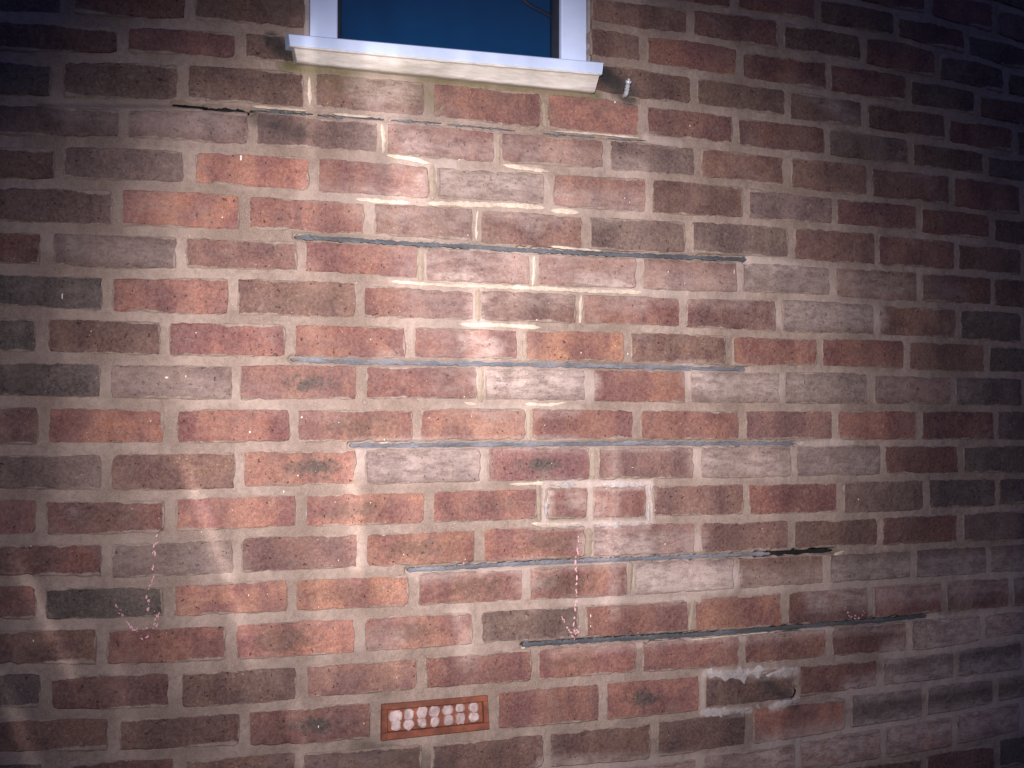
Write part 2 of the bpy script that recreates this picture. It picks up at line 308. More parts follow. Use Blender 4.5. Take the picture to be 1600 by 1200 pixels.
# ---------------------------------------------------------------- object helpers
def put(name, verts, faces, material, parent=None, smooth=False):
    me = bpy.data.meshes.new(name); me.from_pydata([tuple(v) for v in verts], [], faces); me.materials.append(material)
    if smooth: me.polygons.foreach_set('use_smooth', [True] * len(me.polygons))
    o = bpy.data.objects.new(name, me); COL.objects.link(o)
    if parent: o.parent = parent; o.matrix_parent_inverse = parent.matrix_world.inverted()
    return o
def empty(name, loc, label, cat):
    o = bpy.data.objects.new(name, None); COL.objects.link(o); o.location = loc; o['label'] = label; o['category'] = cat
    o.matrix_world = Matrix.Translation(loc)
    return o
def prism(outline, y0, y1, bev=0.0):
    """outline [(x, z)] swept in world y from front y0 to back y1, front edge chamfered by bev"""
    n = len(outline); cx = sum(p[0] for p in outline) / n; cz = sum(p[1] for p in outline) / n
    def ins(p): return (p[0] + (bev if p[0] < cx else -bev), p[1] + (bev if p[1] < cz else -bev))
    V = [(ins(p)[0], y0, ins(p)[1]) for p in outline] + [(p[0], y0 + bev, p[1]) for p in outline] + [(p[0], y1, p[1]) for p in outline]
    Fc = [tuple(range(n)), tuple(range(3 * n - 1, 2 * n - 1, -1))]
    for r in range(2):
        for i in range(n):
            j = (i + 1) % n; Fc.append((r * n + j, r * n + i, (r + 1) * n + i, (r + 1) * n + j))
    return V, Fc
wall = empty('brick_wall', w3(0.9, -H0, 0), 'red and brown brick house wall with stepped crack repairs, grey raked lines and pale dust', 'wall')

wall['kind'] = 'thing'
# joints as functions of u
DV = {}
for k, pts in J.items():
    uv = np.array([unproj(x, y) for x, y in pts]); DV[k] = (uv[:, 0], uv[:, 1] + 0.075 * k)
# nominal lattice shift so that courses beyond the measured ones carry on from them
def joint(k, u):
    kk = min(max(k, -2), 19)
    a = DV[kk]; d = np.interp(u, a[0], a[1])
    return -0.075 * k + d
PU = {}
UMIN, UMAX = -1.15, 3.45
for k in range(-19, 31):
    if k in P:
        us = []
        for x in P[k]:
            u = unproj(x, 600)[0]
            for _ in range(4):
                v = float((joint(k, u) + joint(k + 1, u)) / 2); y = pix(u, v)[1]; u = unproj(x, y)[0]
            us.append(u)
    else:
        src = PU[18 if (k % 2 == 0) else 17] if k > 18 else None
        if src is not None: us = [u + random.uniform(-.008, .008) for u in src]
        else: us = [(n + (0.5 if k % 2 else 0)) * 0.225 + random.uniform(-.006, .006) for n in range(0, 9)]
    while us[0] > UMIN: us.insert(0, us[0] - 0.225 + random.uniform(-.004, .004))
    while us[-1] < UMAX: us.append(us[-1] + 0.225 + random.uniform(-.004, .004))
    PU[k] = us

# window opening
OL, OR = unproj(480, 40)[0], unproj(921, 60)[0]
OL1, OR1 = unproj(466, 92)[0], unproj(930, 130)[0]
SILL_V = unproj(700, 112)[1]
OTOP = SILL_V + 1.05

TINT = {'R': (.250,.088,.060), 'r': (.158,.052,.038), 'O': (.365,.142,.082), 'o': (.31,.115,.064), 'B': (.175,.083,.056), 'b': (.115,.060,.042),
        'G': (.075,.068,.066), 'M': (.255,.120,.095), 'W': (.175,.122,.102), 'P': (.36,.25,.215), 'x': (.345,.135,.084), 'k': (.265,.103,.072), 'H': (.155,.098,.082),
        'g': (.080,.083,.080), 'V': (.2, .1, .1)}
KINDS = {-2: 'brrbrG', -1: 'Brbrbb', 0: 'GrbRrrbrG', 1: 'rrbbbbrbrGG', 2: 'GHbBRORrWbG', 3: 'HWHMMWBMBrr', 4: 'bWORWMBWrrb', 5: 'HORBBWWBrbG',
 6: 'rWBRMMMWBrb', 7: 'gRBRBoBWBGG', 8: 'gBRRROBoRBG', 9: 'gWkRWRWWBGG', 10: 'MoRxORRBRrG', 11: 'WBkWkMWWrGG', 12: 'RrOxRRRBRHGG',
 13: 'rWBxxMBbrWW', 14: 'rgOOxxPBWWW', 15: 'BRxxHRorRBW', 16: 'GrbMRoRRrWB', 17: 'BBkVRkbrWGW', 18: 'GrBBBBboGGW'}
VENT = [unproj(596, 1100), unproj(761, 1086), unproj(764, 1139), unproj(595, 1157)]   # TL TR BR BL

def brick_geo(k, u0, u1, kind, tL=0.007, tR=0.007, fine=True):
    """one brick: slightly uneven face with worn corners, chamfered arris, sides running back into the wall"""
    rj = lambda s: random.uniform(-s, s)
    wl = np.interp((u0 + u1) / 2, [0, 1.0, 2.2], [.0086, .0072, .0058]); tt, tb = wl + rj(.0014), wl + rj(.0014)
    ul, ur = u0 + tL + rj(.0012), u1 - tR + rj(.0012)
    top = lambda u: float(joint(k, u)) - tt; bot = lambda u: float(joint(k + 1, u)) + tb
    um = (ul + ur) / 2 + rj(.03); c = 0.004
    cu = (ul + ur) / 2; cv = (top(cu) + bot(cu)) / 2
    pr = random.uniform(0.0008, 0.0022); tx = rj(.004); tz = rj(.012)
    hu, hv = (ur - ul) / 2, (top(cu) - bot(cu)) / 2
    nx, ny = (18, 5) if fine else (2, 1)
    if fine: nx = max(3, int(round(nx * (u1 - u0) / .225)))
    grid = {}
    for j in range(ny + 1):
        for i in range(nx + 1):
            s_, t_ = i / nx, j / ny
            u = ul + (ur - ul) * s_; v = bot(u) + (top(u) - bot(u)) * t_
            edge = (i in (0, nx)), (j in (0, ny))
            if edge[0]: u += rj(.0014) + (random.uniform(.001, .0035) * (1 if i == 0 else -1) if random.random() < .12 else 0)
            if edge[1]: v += rj(.0010) + (random.uniform(.001, .0032) * (1 if j == 0 else -1) if random.random() < .10 else 0)
            if all(edge): u += c * .45 * (1 if i == 0 else -1); v += c * .35 * (1 if j == 0 else -1)
            grid[i, j] = [u - cu, v - cv]
    V = []; L = []; at = {}
    ring = [(i, 0) for i in range(nx)] + [(nx, j) for j in range(ny)] + [(i, ny) for i in range(nx, 0, -1)] + [(0, j) for j in range(ny, 0, -1)]
    for (i, j), (du, dv) in grid.items():
        if i in (0, nx): du *= 1 - .0026 / hu
        if j in (0, ny): dv *= 1 - .0026 / hv
        at[i, j] = len(V); und = rj(.0005) if fine else 0
        V.append(w3(cu + du, cv + dv, pr + du * tx + dv * tz + und)); L.append((du, dv, 0))
    Fc = [(at[i, j], at[i + 1, j], at[i + 1, j + 1], at[i, j + 1]) for i in range(nx) for j in range(ny)]
    prev = [at[r] for r in ring]
    for dz in (-0.0024, -0.06):
        cur = []
        for r in ring:
            du, dv = grid[r]; cur.append(len(V)); V.append(w3(cu + du, cv + dv, (pr + du * tx + dv * tz if dz > -.01 else 0) + dz)); L.append((du, dv, 0))
        for i in range(len(ring)):
            j = (i + 1) % len(ring); Fc.append((prev[j], prev[i], cur[i], cur[j]))
        prev = cur
    tn = (np.array(TINT[kind]) * .84 + np.array((.205, .092, .068)) * .16) * random.uniform(0.86, 1.16) * np.array([random.uniform(.96, 1.04), random.uniform(.94, 1.06), random.uniform(.92, 1.08)])
    ps = {'k': .85, 'x': 0.58, 'H': 0.4}.get(kind, 0.4 if random.random() < .1 else 0.0)
    return V, Fc, L, tuple(tn), (hu, hv, 0), (ps, random.uniform(-.035, .035), random.random())
def add_stain(me, co):
    U_, V_ = co[:, 0], co[:, 2] - H0
    st = np.stack([blob_mask(U_, V_, DUST_HAZE), blob_mask(U_, V_, GREEN), blob_mask(U_, V_, SOOT_SHADE)], 1).astype(np.float32)
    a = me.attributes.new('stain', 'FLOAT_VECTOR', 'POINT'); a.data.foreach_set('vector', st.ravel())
def set_attrs(me, rows):
    """rows: list of (nverts, local list, tint, half, feature)"""
    loc = []; ti = []; ha = []; fe = []
    for (L, tn, hf, ft) in rows:
        loc += L; ti += [tn] * len(L); ha += [hf] * len(L); fe += [ft] * len(L)
    VV = np.zeros(len(me.vertices) * 3); me.vertices.foreach_get('co', VV); VV = VV.reshape(-1, 3)
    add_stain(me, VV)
    for nm, data in (('local', loc), ('tint', ti), ('half', ha), ('feature', fe)):
        a = me.attributes.new(nm, 'FLOAT_VECTOR', 'POINT'); a.data.foreach_set('vector', np.array(data, dtype=np.float32).ravel())
far_V, far_F, far_rows, count = [], [], [], 0
kinds_rand = 'RRRrrBBbGWMHoxk'
for k in range(-19, 31):
    us = [UMIN - .2] + PU[k]
    first = None
    names = KINDS.get(k)
    # index of the first brick of the measured run
    base_n = PU[k].index(min(PU[k], key=lambda q: abs(q - unproj(P[k][0], 600)[0]))) if k in P else 0
    for i in range(len(us) - 1):
        u0, u1 = us[i], us[i + 1]
        kind = random.choice(kinds_rand)
        if names and 0 <= i - base_n < len(names): kind = names[i - base_n]
        if k == 1 and k in P and i - base_n >= 0:
            kind = (names + 'GGGG')[min(i - base_n, len(names) - 1)]
        spans = [(u0, u1)]
        vm = -0.075 * (k + .5)
        if k <= 1 and vm < OTOP + .02 and vm > SILL_V - 0.06:
            a, bb = (OL1, OR1) if k == 1 else (OL, OR)
            out = []
            for s in spans:
                if s[1] <= a or s[0] >= bb: out.append(s)
                else:
                    if s[0] < a: out.append((s[0], a + .004))
                    if s[1] > bb: out.append((bb - .004, s[1]))
            spans = out
        if k == 17:
            out = []
            for s in spans:
                vL, vR = VENT[0][0], VENT[1][0]
                if s[1] <= vL + .02 or s[0] >= vR - .02: out.append((s[0], min(s[1], vL - .001)) if s[0] < vL < s[1] + .03 else ((max(s[0], vR + .001), s[1]) if s[0] - .03 < vR < s[1] else s))
                else:
                    if s[0] < vL - .03: out.append((s[0], vL - .001))
                    if s[1] > vR + .03: out.append((vR + .001, s[1]))
            spans = out
        for (a, bb) in spans:
            if bb - a < 0.04: continue
            gp = float(np.interp(a, [0, 1.0, 2.2], [.0080, .0070, .0056]))
            corners = [pix(a, vm + .03), pix(bb, vm + .03), pix(a, vm - .03), pix(bb, vm - .03)]
            vis = max(c[0] for c in corners) > 2 and min(c[0] for c in corners) < 1598 and max(c[1] for c in corners) > 0 and min(c[1] for c in corners) < 1200
            V, Fc, L, tn, hf, ft = brick_geo(k, a, bb, kind, gp + random.uniform(-.0015, .002), gp + random.uniform(-.0015, .002), vis)
            if vis:
                o = put('brick', V, Fc, M_BRICK, wall); set_attrs(o.data, [(L, tn, hf, ft)]); count += 1
            else:
                off = len(far_V); far_V += V; far_F += [tuple(x + off for x in f) for f in Fc]; far_rows.append((L, tn, hf, ft))
o = put('outer_bricks', far_V, far_F, M_BRICK, wall); set_attrs(o.data, far_rows); o['kind'] = 'stuff'
print('bricks in view', count)

# ---------------------------------------------------------------- raked slots, cracks and mortar bed
# (photo polyline, half height mm, depth mm)
SLOTS = [
 ([(462,369),(475,370),(550,374),(650,381),(750,385),(800,389),(900,394),(1000,398.5),(1100,402),(1168,405)], 5.2, 14),
 ([(456,561),(550,565),(650,567),(800,569),(900,570.5),(1000,573),(1100,575.5),(1166,577)], 5.0, 14),
 ([(548,696),(600,696),(700,695),(800,694),(900,693.5),(1000,692.5),(1100,693),(1243,693)], 5.0, 14),
 ([(638,891),(700,888),(800,882),(900,877),(1000,873.5),(1100,869.5),(1206,865.5)], 4.8, 14),
 ([(1185,866.5),(1240,864),(1280,862),(1306,860)], 4.6, 45),
 ([(818,1008),(900,1003),(1000,997),(1100,991.5),(1200,984),(1300,975.5),(1400,967.5),(1450,962)], 5.5, 16),
 ([(325,168),(345,170),(375,173),(392,174)], 5.5, 45),
 ([(270,163),(325,168)], 2.0, 20),
 ([(392,171.5),(450,174),(500,179),(600,186),(700,193),(800,203),(850,208),(1010,219)], 2.2, 8),
 ([(1225,1078),(1238,1072),(1246,1080),(1240,1094)], 3.0, 25),
]
slots_uv = [([unproj(*p) for p in s[0]], s[1] / 1000, s[2] / 1000) for s in SLOTS]
ua, ub = unproj(-30, 600)[0], unproj(1640, 600)[0]
va, vb = unproj(800, 1330)[1], unproj(1600, -260)[1] 
va = min(va, -1.62); vb = min(vb, 0.42)
gu = np.concatenate([np.arange(UMIN, ua, .08), np.arange(ua, ub, .0038), np.arange(ub, UMAX + .08, .08)])
gv = np.concatenate([np.arange(-H0, va, .08), np.arange(va, vb, .0038), np.arange(vb, 1.45, .08)])
U, Vv = np.meshgrid(gu, gv)
def vnoise(U, V, s, seed):
    r = np.random.default_rng(seed); g = r.random((512, 512))
    x = (U + 5) * s; y = (V + 5) * s; xi = np.floor(x).astype(int); yi = np.floor(y).astype(int); fx = x - xi; fy = y - yi
    fx = fx * fx * (3 - 2 * fx); fy = fy * fy * (3 - 2 * fy)
    a = g[yi % 512, xi % 512]; b_ = g[yi % 512, (xi + 1) % 512]; c = g[(yi + 1) % 512, xi % 512]; d = g[(yi + 1) % 512, (xi + 1) % 512]
    return (a * (1 - fx) + b_ * fx) * (1 - fy) + (c * (1 - fx) + d * fx) * fy - .5
Z = -0.0008 + 0.0030 * vnoise(U, Vv, 9, 1) + 0.0026 * vnoise(U, Vv, 38, 2) + 0.0016 * vnoise(U, Vv, 110, 3)
Z = np.minimum(Z, 0.0002)
def seg_dist(U, V, pts):
    best = np.full(U.shape, 9.0)
    for (a, b_) in zip(pts[:-1], pts[1:]):
        d = (b_[0] - a[0], b_[1] - a[1]); L2 = d[0] ** 2 + d[1] ** 2
        t_ = np.clip(((U - a[0]) * d[0] + (V - a[1]) * d[1]) / L2, 0, 1)
        best = np.minimum(best, np.hypot(U - a[0] - t_ * d[0], V - a[1] - t_ * d[1]))
    return best
wob = vnoise(U, Vv, 70, 9) * 0.002
for pts, hh, dp in slots_uv:
    dd = seg_dist(U, Vv, pts) + wob
    Z = np.where(dd < hh + .001, np.minimum(Z, -dp), Z)
Z = np.where((U > VENT[3][0] + .004) & (U < VENT[2][0] - .004) & (Vv > np.interp(U, [VENT[3][0], VENT[2][0]], [VENT[3][1], VENT[2][1]]) + .004) & (Vv < np.interp(U, [VENT[0][0], VENT[1][0]], [VENT[0][1], VENT[1][1]]) - .004), -.02, Z)
ok = ~((U > OL - .004) & (U < OR + .004) & (Vv > SILL_V + .012) & (Vv < OTOP))
nu, nv = len(gu), len(gv)
co = np.stack([U, -Z, Vv + H0], -1).reshape(-1, 3).astype(np.float32)
idx = np.arange(nu * nv).reshape(nv, nu)
q = np.stack([idx[:-1, :-1], idx[:-1, 1:], idx[1:, 1:], idx[1:, :-1]], -1)
keep = ok[:-1, :-1] & ok[:-1, 1:] & ok[1:, 1:] & ok[1:, :-1]
q = q[keep].astype(np.int32)
me = bpy.data.meshes.new('mortar'); me.vertices.add(len(co)); me.vertices.foreach_set('co', co.ravel())
me.loops.add(q.size); me.loops.foreach_set('vertex_index', q.ravel()); me.polygons.add(len(q))
me.polygons.foreach_set('loop_start', np.arange(0, q.size, 4, dtype=np.int32)); me.polygons.foreach_set('use_smooth', np.ones(len(q), dtype=bool))
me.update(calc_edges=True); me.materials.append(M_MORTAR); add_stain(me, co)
o = bpy.data.objects.new('mortar', me); COL.objects.link(o); o.parent = wall; o.matrix_parent_inverse = wall.matrix_world.inverted()

def ribbon(name, pts, hh, z, material, label=None, jag=0.25, step=0.006, taper=0.02, back=0.012, crown=0.0006, parent=None, photo=True):
    """irregular band with real thickness following a polyline"""
    P_ = np.array([unproj(*p) for p in pts]) if photo else np.array(pts)
    s = np.concatenate([[0], np.cumsum(np.hypot(*np.diff(P_, axis=0).T))]); n = max(3, int(s[-1] / step))
    ss = np.linspace(0, s[-1], n + 1); X = np.interp(ss, s, P_[:, 0]); Y = np.interp(ss, s, P_[:, 1])
    T = np.stack([np.gradient(X), np.gradient(Y)], 1); T /= np.linalg.norm(T, axis=1)[:, None]; N = np.stack([-T[:, 1], T[:, 0]], 1)
    V, Fc = [], []
    for i in range(n + 1):
        wv_ = 1 + .5 * jag * (math.sin(i * .37 + hh * 9e3) + math.sin(i * .93 + X[0] * 50))
        e = wv_ * min(1.0, 0.25 + min(ss[i], s[-1] - ss[i]) / taper)
        a = hh * e * (1 + random.uniform(-jag, jag)); b_ = hh * e * (1 + random.uniform(-jag, jag))
        for off, zz in ((a, z - back), (a * .97, z - .0006), (random.uniform(-.2, .2) * hh, z + crown), (-b_ * .97, z - .0006), (-b_, z - back)):
            V.append(w3(X[i] + N[i, 0] * off, Y[i] + N[i, 1] * off, zz + random.uniform(-.0003, .0003)))
    for i in range(n):
        for j in range(4):
            Fc.append((i * 5 + j, (i + 1) * 5 + j, (i + 1) * 5 + j + 1, i * 5 + j + 1))
    Fc += [(0, 1, 2, 3, 4), tuple(n * 5 + j for j in (4, 3, 2, 1, 0))]
    o = put(name, V, Fc, material, parent or wall)
    if label: o['label'] = label
    return o
WHICH = ['longest grey grout line in the bed joint well below the sill', 'grey grout line in the joint across the middle of the wall',
         'pale blue-grey grout line just below the bright middle of the wall', 'rising grey grout line that ends in an open black gap', None, 'lowest grout line, dark grey and rising to the right']
for i in (0, 1, 2, 3, 5):
    ribbon('grout_line', SLOTS[i][0], SLOTS[i][1] / 1000 * .80, -0.0045, M_DGROUT if i in (0, 5) else M_GROUT, WHICH[i], jag=.3, taper=.004, step=.0045)
for i, hh, zz in ((4, .0040, -.012), (6, .0046, -.012), (7, .0008, .0002), (9, .0025, -.006)):  # near-black strips stand in for the darkness inside the gaps
    ribbon('gap_shade_strip', SLOTS[i][0], hh, zz, M_GAPSHADE, {4: 'black shade strip in the open gap at the right end of the rising grout line', 6: 'short black shade strip in the joint left of the sill'}.get(i), jag=.35, taper=.03, step=.004)
for pts in ([(392,172),(450,175),(490,178)], [(497,179),(560,184),(600,186)], [(612,187),(660,190),(690,192)], [(700,194),(760,199),(806,204)], [(850,208),(930,214)], [(950,216),(1010,219)]):
    far = pts[0][0] > 590
    ribbon('crack', pts, .0013 if far else .0024, -.0012, M_GROUT if far else M_DGROUT, jag=.8, taper=.03, step=.004)
# chipped pale edges and fresh pointing, each a lump of its own
FRESH = [([(555,311),(600,315),(640,317)],3.2),([(668,318),(720,319),(800,321),(850,325)],4.2),([(860,329),(905,332)],4.0),([(785,258),(820,263),(858,268)],3.2),
 ([(602,243),(640,248),(672,256)],3.2),([(596,194),(599,215),(599,240)],3.6),([(747,328),(744,350),(744,375)],2.4),([(835,400),(834,425),(832,447)],3.6),
 ([(610,440),(700,446),(760,448)],2.6),([(750,447),(850,451),(930,455),(1002,457)],3.4),([(718,507),(780,508),(845,512)],3.2),([(908,462),(906,505)],3.4),
 ([(820,631),(855,633),(887,629)],2.6),([(725,629),(745,633)],3),([(795,757),(850,755)],3),([(830,818),(870,820),(905,818)],3.2),
 ([(590,692),(608,692)],2.5),([(470,367),(464,368)],2.5),([(1302,868),(1318,861)],3.5),([(814,1013),(820,1012)],4),
 ([(483,120),(484,165)],2.6),([(860,385),(890,388),(940,392)],2.0),([(392,166),(440,170),(480,173)],2.0),([(520,178),(580,183)],2.0),([(865,205),(940,210),(1000,216)],1.8),([(1078,1000),(1200,988)],1.6)]
for pts, hh in FRESH: ribbon('fresh_mortar', pts, hh / 1000 * 1.05, 0.0022, M_FRESH, jag=.25, back=.006, taper=.012)
WHITE = [([(860,758),(900,757)],3.6),([(940,757),(1012,757)],4.2),([(1015,758),(1015,775)],4.0),([(1014,785),(1013,816)],3.6),([(856,766),(853,806)],4.2),([(850,820),(905,822)],3.2),([(930,822),(1008,817)],3.0),
 ([(1102,1052),(1150,1056),(1196,1046)],7.5),([(1196,1056),(1215,1050),(1245,1044)],6.5),([(1098,1114),(1150,1112),(1172,1107)],5.5),([(1200,1110),(1222,1100),(1249,1091)],5.5),([(1180,1100),(1187,1107)],3),
 ([(1455,966),(1468,970)],6),([(1240,692),(1258,692)],3.5)]
for pts, hh in WHITE: ribbon('white_mortar', pts, hh / 1000 * 1.15, 0.0018, M_WHITE, jag=.6, back=.006, taper=.02)
RESIN = [([(676,258),(676,312)],6),([(658,386),(658,440)],6),([(747,452),(747,502)],6),([(752,573),(751,629)],6),([(821,518),(821,560)],6),([(827,640),(827,688)],6.5),
 ([(928,700),(926,748)],7),([(779,208),(779,258)],4.5),([(1225,-0),(1225,1)],1),([(841,750),(843,815)],5),([(986,878),(983,925)],5),([(1084,935),(1078,985)],6),([(850,160),(853,200)],6),([(921,825),(919,870)],7)]
for pts, hh in RESIN:
    if hh > 1: ribbon('crack_filler', pts, hh / 1000, 0.0012, M_TAN, jag=.12, back=.006, taper=.004)

# chalk arrows
def dashes(paths, width, dens, drop):
    V, Fc = [], []
    for pts in paths:
        P_ = np.array([unproj(*p) for p in pts]); s = np.concatenate([[0], np.cumsum(np.hypot(*np.diff(P_, axis=0).T))])
        n = int(s[-1] / dens)
        for i in range(n):
            if random.random() < drop: continue
            q_ = random.uniform(0, s[-1]); x = np.interp(q_, s, P_[:, 0]) + random.gauss(0, width); y = np.interp(q_, s, P_[:, 1]) + random.gauss(0, width)
            r = random.uniform(.0010, .0022); o_ = len(V); q2 = min(q_ + .004, s[-1]); q1 = max(q2 - .008, 0)
            an = math.atan2(np.interp(q2, s, P_[:, 1]) - np.interp(q1, s, P_[:, 1]), np.interp(q2, s, P_[:, 0]) - np.interp(q1, s, P_[:, 0])) + random.gauss(0, .25)
            for j in range(5):
                th = j * 1.2566; rr = r * random.uniform(.6, 1.2); ea, eb = rr * math.cos(th) * 1.9, rr * math.sin(th) * .8; V.append(w3(x + ea * math.cos(an) - eb * math.sin(an), y + ea * math.sin(an) + eb * math.cos(an), .0030))
            V.append(w3(x, y, .0022)); V.append(w3(x, y, .0034))
            Fc += [(o_ + j, o_ + (j + 1) % 5, o_ + 6) for j in range(5)] + [(o_ + (j + 1) % 5, o_ + j, o_ + 5) for j in range(5)]
    return V, Fc
ARROWS = [([[(246,838),(241,862),(238,905),(232,930),(229,958)],[(181,945),(190,962),(205,982),(222,1000)],[(222,1000),(238,985),(249,955)],[(205,985),(240,982)]], .0016, .0042, .2,
           'broken pink chalk arrow pointing down at the lower left'),
          ([[(903,838),(898,880),(900,910),(899,940),(896,968),(896,992)],[(877,964),(885,980),(896,998)],[(896,998),(902,985),(904,978)]], .0011, .0035, .15, 'pink chalk arrow pointing down at the lowest grout line'),
          ([[(1317,948),(1325,960),(1340,966),(1350,950)],[(1325,962),(1350,960)]], .0018, .005, .3, 'faint pink chalk arrowhead at the right')]
for paths, w_, dn_, dr_, lb in ARROWS:
    V, Fc = dashes(paths, w_, dn_, dr_); o = put('chalk_arrow', V, Fc, M_CHALK, wall); o['label'] = lb; o['kind'] = 'stuff'
# lime flecks and nicks
V, Fc = [], []
sp = [(376,247,3.5,9),(97,463,2,9),(347,340,2.5,2.5),(390,675,3,3),(471,652,3,3),(600,687,2,3),(465,743,2.5,2.5),(980,553,2,3),(907,551,2,3),(1008,1,1,1),(960,160,4,3),(1340,780,3,2.5),(497,1135,2,4),
      (568,1130,1.5,3),(922,962,2,5),(922,978,1.5,4),(388,930,1.5,4),(52,1001,2,4),(306,520,2,2),(235,658,2,2),(48,853,2,2),(443,768,2,4),(838,500,2,3),(1038,850,2,3),(617,10,1,1),(290,588,2,3),(1512,480,1,1),(917,1025,1,1),(905,22,2,4),(930,85,2,2),
      (260,590,5,3),(975,310,2,2),(1043,425,1.5,4),(1146,425,1.2,9),(717,250,2,2),(1077,197,1.5,4)]
for _ in range(110): sp.append((random.gauss(640, 300), random.gauss(700, 230), random.uniform(.8, 1.8), random.uniform(.8, 2.4)))
for x, y, rx, ry in sp:
    if y < 175: 
        if 450 < x < 940: continue
    u, v = unproj(x, y); o_ = len(V); rx *= .0006; ry *= .0006; an = random.uniform(0, 1)
    for j in range(6):
        th = an + j * math.pi / 3; V.append(w3(u + rx * math.cos(th), v + ry * math.sin(th), .0030))
    V.append(w3(u, v, .0042)); Fc += [(o_ + j, o_ + (j + 1) % 6, o_ + 6) for j in range(6)]
o = put('lime_flecks', V, Fc, M_FLECK, wall); o['kind'] = 'stuff'

# ---------------------------------------------------------------- window
def rect(u0, u1, v0, v1): return [(u0, v0 + H0), (u1, v0 + H0), (u1, v1 + H0), (u0, v1 + H0)]
win = empty('window', w3((OL + OR) / 2, SILL_V, 0), 'white framed window with deep blue glass and white sill, top of the wall', 'window')
win['kind'] = 'thing'
ZF = -0.018                                # face of the frame, behind the brick face
fl0, fl1 = unproj(483, 20, ZF)[0], unproj(528, 20, ZF)[0]
fr0, fr1 = unproj(878, 60, ZF)[0], unproj(917, 60, ZF)[0]
sb = unproj(700, 76, ZF)[1]               # where frame meets the sill
top = OTOP - .01
for a, bb in ((fl0, fl1), (fr0, fr1)):
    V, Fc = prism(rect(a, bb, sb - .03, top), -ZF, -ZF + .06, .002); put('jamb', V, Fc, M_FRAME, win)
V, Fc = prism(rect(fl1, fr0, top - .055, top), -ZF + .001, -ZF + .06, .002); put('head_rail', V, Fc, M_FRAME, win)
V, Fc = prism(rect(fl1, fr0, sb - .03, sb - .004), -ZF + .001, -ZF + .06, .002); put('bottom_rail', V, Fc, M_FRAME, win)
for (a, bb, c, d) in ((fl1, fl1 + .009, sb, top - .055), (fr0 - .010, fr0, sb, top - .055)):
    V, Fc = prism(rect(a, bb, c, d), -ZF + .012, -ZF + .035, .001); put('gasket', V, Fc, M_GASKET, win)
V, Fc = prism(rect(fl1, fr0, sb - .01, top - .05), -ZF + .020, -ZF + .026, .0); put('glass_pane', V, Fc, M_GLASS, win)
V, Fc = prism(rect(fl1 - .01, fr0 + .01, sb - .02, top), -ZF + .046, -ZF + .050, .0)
put('sky_reflection_sheet', V, Fc, M_SKYREFL, win)  # added sheet: its deep blue paints the dusk sky reflected in the pane
for a, bb in ((OL - .006, fl0), (fr1, OR + .006)):
    V, Fc = prism(rect(a, bb, sb - .02, top), .008, .05, .003); put('sealant', V, Fc, M_SEAL, win)
# added strip painting a dark slanting reflection in the pane
cp = [unproj(795, -18, -.05), unproj(830, 8, -.05), unproj(872, 30, -.05)]
ribbon('dark_reflection_strip', cp, .004, -.050, M_GASKET, jag=.05, back=.004, parent=win, photo=False)
# sill: upper nosing and set-back lower moulding, following the slope measured in the photo
def sill(name, pTL, pTR, pBR, pBL, z, z_under, material, lip):
    a, b_, c, d = [unproj(*p, z) for p in (pTL, pTR, pBR, pBL)]
    V = []
    secs = [(0, z, 0), (0, z, 1)]
    prof = lambda s: None
    n = 26; Fc = []
    for i in range(n + 1):
        f = i / n
        tu, tv = a[0] + (b_[0] - a[0]) * f, a[1] + (b_[1] - a[1]) * f
        bu, bv = d[0] + (c[0] - d[0]) * f, d[1] + (c[1] - d[1]) * f
        h = tv - bv; w_ = random.uniform(-.0004, .0004)
        V += [w3(tu, tv + .012, z_under), w3(tu, tv, z - .003), w3(tu, tv - .002, z), w3(bu, bv + lip, z + w_), w3(bu, bv + .001 + w_, z - .002), w3(bu, bv + w_, z - .006), w3(bu, bv + .002, z_under)]
    m_ = 7
    for i in range(n):
        for j in range(m_ - 1): Fc.append((i * m_ + j, i * m_ + j + 1, (i + 1) * m_ + j + 1, (i + 1) * m_ + j))
    Fc += [tuple(range(m_ - 1, -1, -1)), tuple(n * m_ + j for j in range(m_))]
    return put(name, V, Fc, material, win)
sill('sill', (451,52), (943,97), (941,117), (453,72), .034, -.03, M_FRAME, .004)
sill('sill_moulding', (459,70), (937,114), (930,144), (464,97), .024, -.02, M_SILL, .003)

M_LIP = plain('white_drip_lip', (0.74, 0.74, 0.70), (0.86, 0.84, 0.80), 20, 0.35, 0.0002)
lp = [unproj(454, 71.5, .035), unproj(700, 95, .035), unproj(941, 116, .035)]
ribbon('drip_lip', lp, .0017, .0352, M_LIP, jag=.2, back=.008, parent=win, photo=False)

# ---------------------------------------------------------------- air vent
vent = empty('air_vent', w3((VENT[0][0] + VENT[1][0]) / 2, VENT[3][1], 0), 'terracotta air brick with two rows of plugged pale holes, low in the wall', 'air vent')
def bil(s, t_):   # s right, t down on the vent face
    a, b_, c, d = [np.array(p) for p in VENT]
    return (a * (1 - s) + b_ * s) * (1 - t_) + (d * (1 - s) + c * s) * t_
def vent_bar(name, s0, s1, t0, t1, zf, material):
    n = 8; top_ = [bil(s0 + (s1 - s0) * i / n, t0) for i in range(n + 1)]; bot_ = [bil(s1 - (s1 - s0) * i / n, t1) for i in range(n + 1)]
    out = [(p[0], p[1] + H0) for p in top_ + bot_]
    V, Fc = prism(out, -zf, .05, .0012); return put(name, V, Fc, material, vent)
vent_bar('rim', 0, 1, 0, .17, .0045, M_TERRA); vent_bar('rim', 0, 1, .80, 1, .0045, M_TERRA)
vent_bar('rim', 0, .055, .17, .80, .0043, M_TERRA); vent_bar('rim', .955, 1, .17, .80, .0043, M_TERRA)
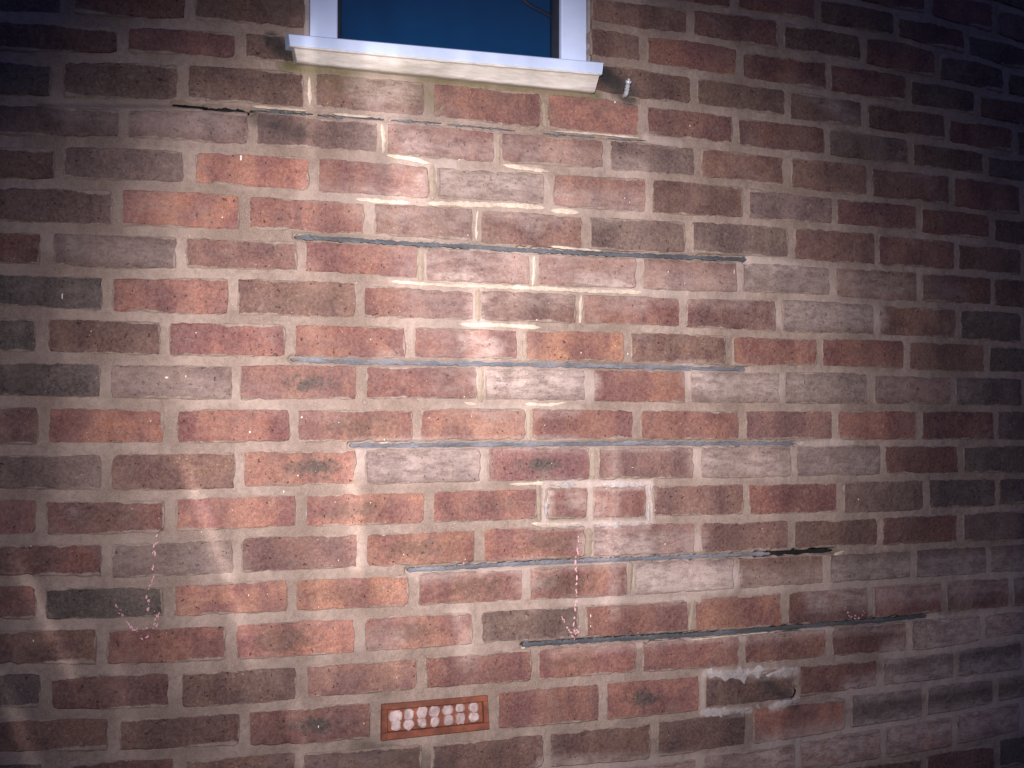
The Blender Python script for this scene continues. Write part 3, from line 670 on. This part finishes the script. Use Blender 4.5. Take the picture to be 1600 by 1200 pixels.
vent_bar('grid_face', .055, .955, .17, .80, -.003, M_TERRA)
for r in range(2):
    for c in range(7):
        s = .13 + c * .122 + random.uniform(-.006, .006); t_ = (.33 if r == 0 else .62) + random.uniform(-.02, .02) + (.03 if c < 2 else 0)
        ctr = bil(s, t_); ru, rv = .0104 * random.uniform(.88, 1.25 if c < 4 else 1.1), .0103 * random.uniform(.88, 1.15)
        V = []; n = 12
        for q_, (sc, zz) in enumerate(((1.0, -.004), (.97, .0015), (.7, .0030 + random.uniform(-.0005, .0008)))):
            for i in range(n):
                th = i * 2 * math.pi / n; sq = 1 / max(abs(math.cos(th)), abs(math.sin(th))) ** .55
                rr = sc * sq * (1 + random.uniform(-.13, .13)) * .92
                V.append(w3(ctr[0] + ru * rr * math.cos(th), ctr[1] + rv * rr * math.sin(th), zz))
        V.append(w3(ctr[0], ctr[1], .0022))
        Fc = [(q_ * n + i, q_ * n + (i + 1) % n, (q_ + 1) * n + (i + 1) % n, (q_ + 1) * n + i) for q_ in range(2) for i in range(n)] + [(2 * n + i, 2 * n + (i + 1) % n, 3 * n) for i in range(n)]
        put('hole_plug', V, Fc, M_PLUG, vent)

# ---------------------------------------------------------------- screw left in the wall beside the sill
hk = empty('wall_screw', P3(976, 140, 0), 'short pale metal screw in a plug in the dark brick right of the sill', 'screw')
def lathe(name, prof, c, d, material, parent, n=12):
    """prof [(along, radius)] from point c along world direction d"""
    d = Vector(d).normalized(); a = d.orthogonal().normalized(); b_ = d.cross(a); V, Fc = [], []
    for (s, r) in prof:
        for i in range(n):
            th = i * 2 * math.pi / n; V.append(Vector(c) + d * s + (a * math.cos(th) + b_ * math.sin(th)) * r)
    for q_ in range(len(prof) - 1):
        for i in range(n): Fc.append((q_ * n + i, q_ * n + (i + 1) % n, (q_ + 1) * n + (i + 1) % n, (q_ + 1) * n + i))
    Fc += [tuple(range(n - 1, -1, -1)), tuple((len(prof) - 1) * n + i for i in range(n))]
    return put(name, V, Fc, material, parent)
c0 = Vector(P3(976, 149, .002))
lathe('plug', [(-.01, .004), (.004, .0045), (.006, .0035)], c0, (0, -1, .1), M_SEAL, hk)
lathe('shank', [(0, .0036), (.005, .0052), (.007, .004), (.011, .0054), (.013, .004), (.017, .0052), (.019, .0038), (.022, .0048)], c0 + Vector((0, -.006, 0)), (0, -.45, 1), M_METAL, hk)
lathe('screw_head', [(.022, .0048), (.024, .0068), (.028, .0062), (.029, .003), (.032, .002)], c0 + Vector((0, -.006, 0)), (0, -.45, 1), M_METAL, hk)

# ---------------------------------------------------------------- ground in front of the wall, below the frame
gx0, gx1 = -30, 30
V = [(gx0, -40, 0), (gx1, -40, 0), (gx1, .05, 0), (gx0, .05, 0)]
o = put('ground', V, [(0, 1, 2, 3)], M_GROUND); o['kind'] = 'structure'
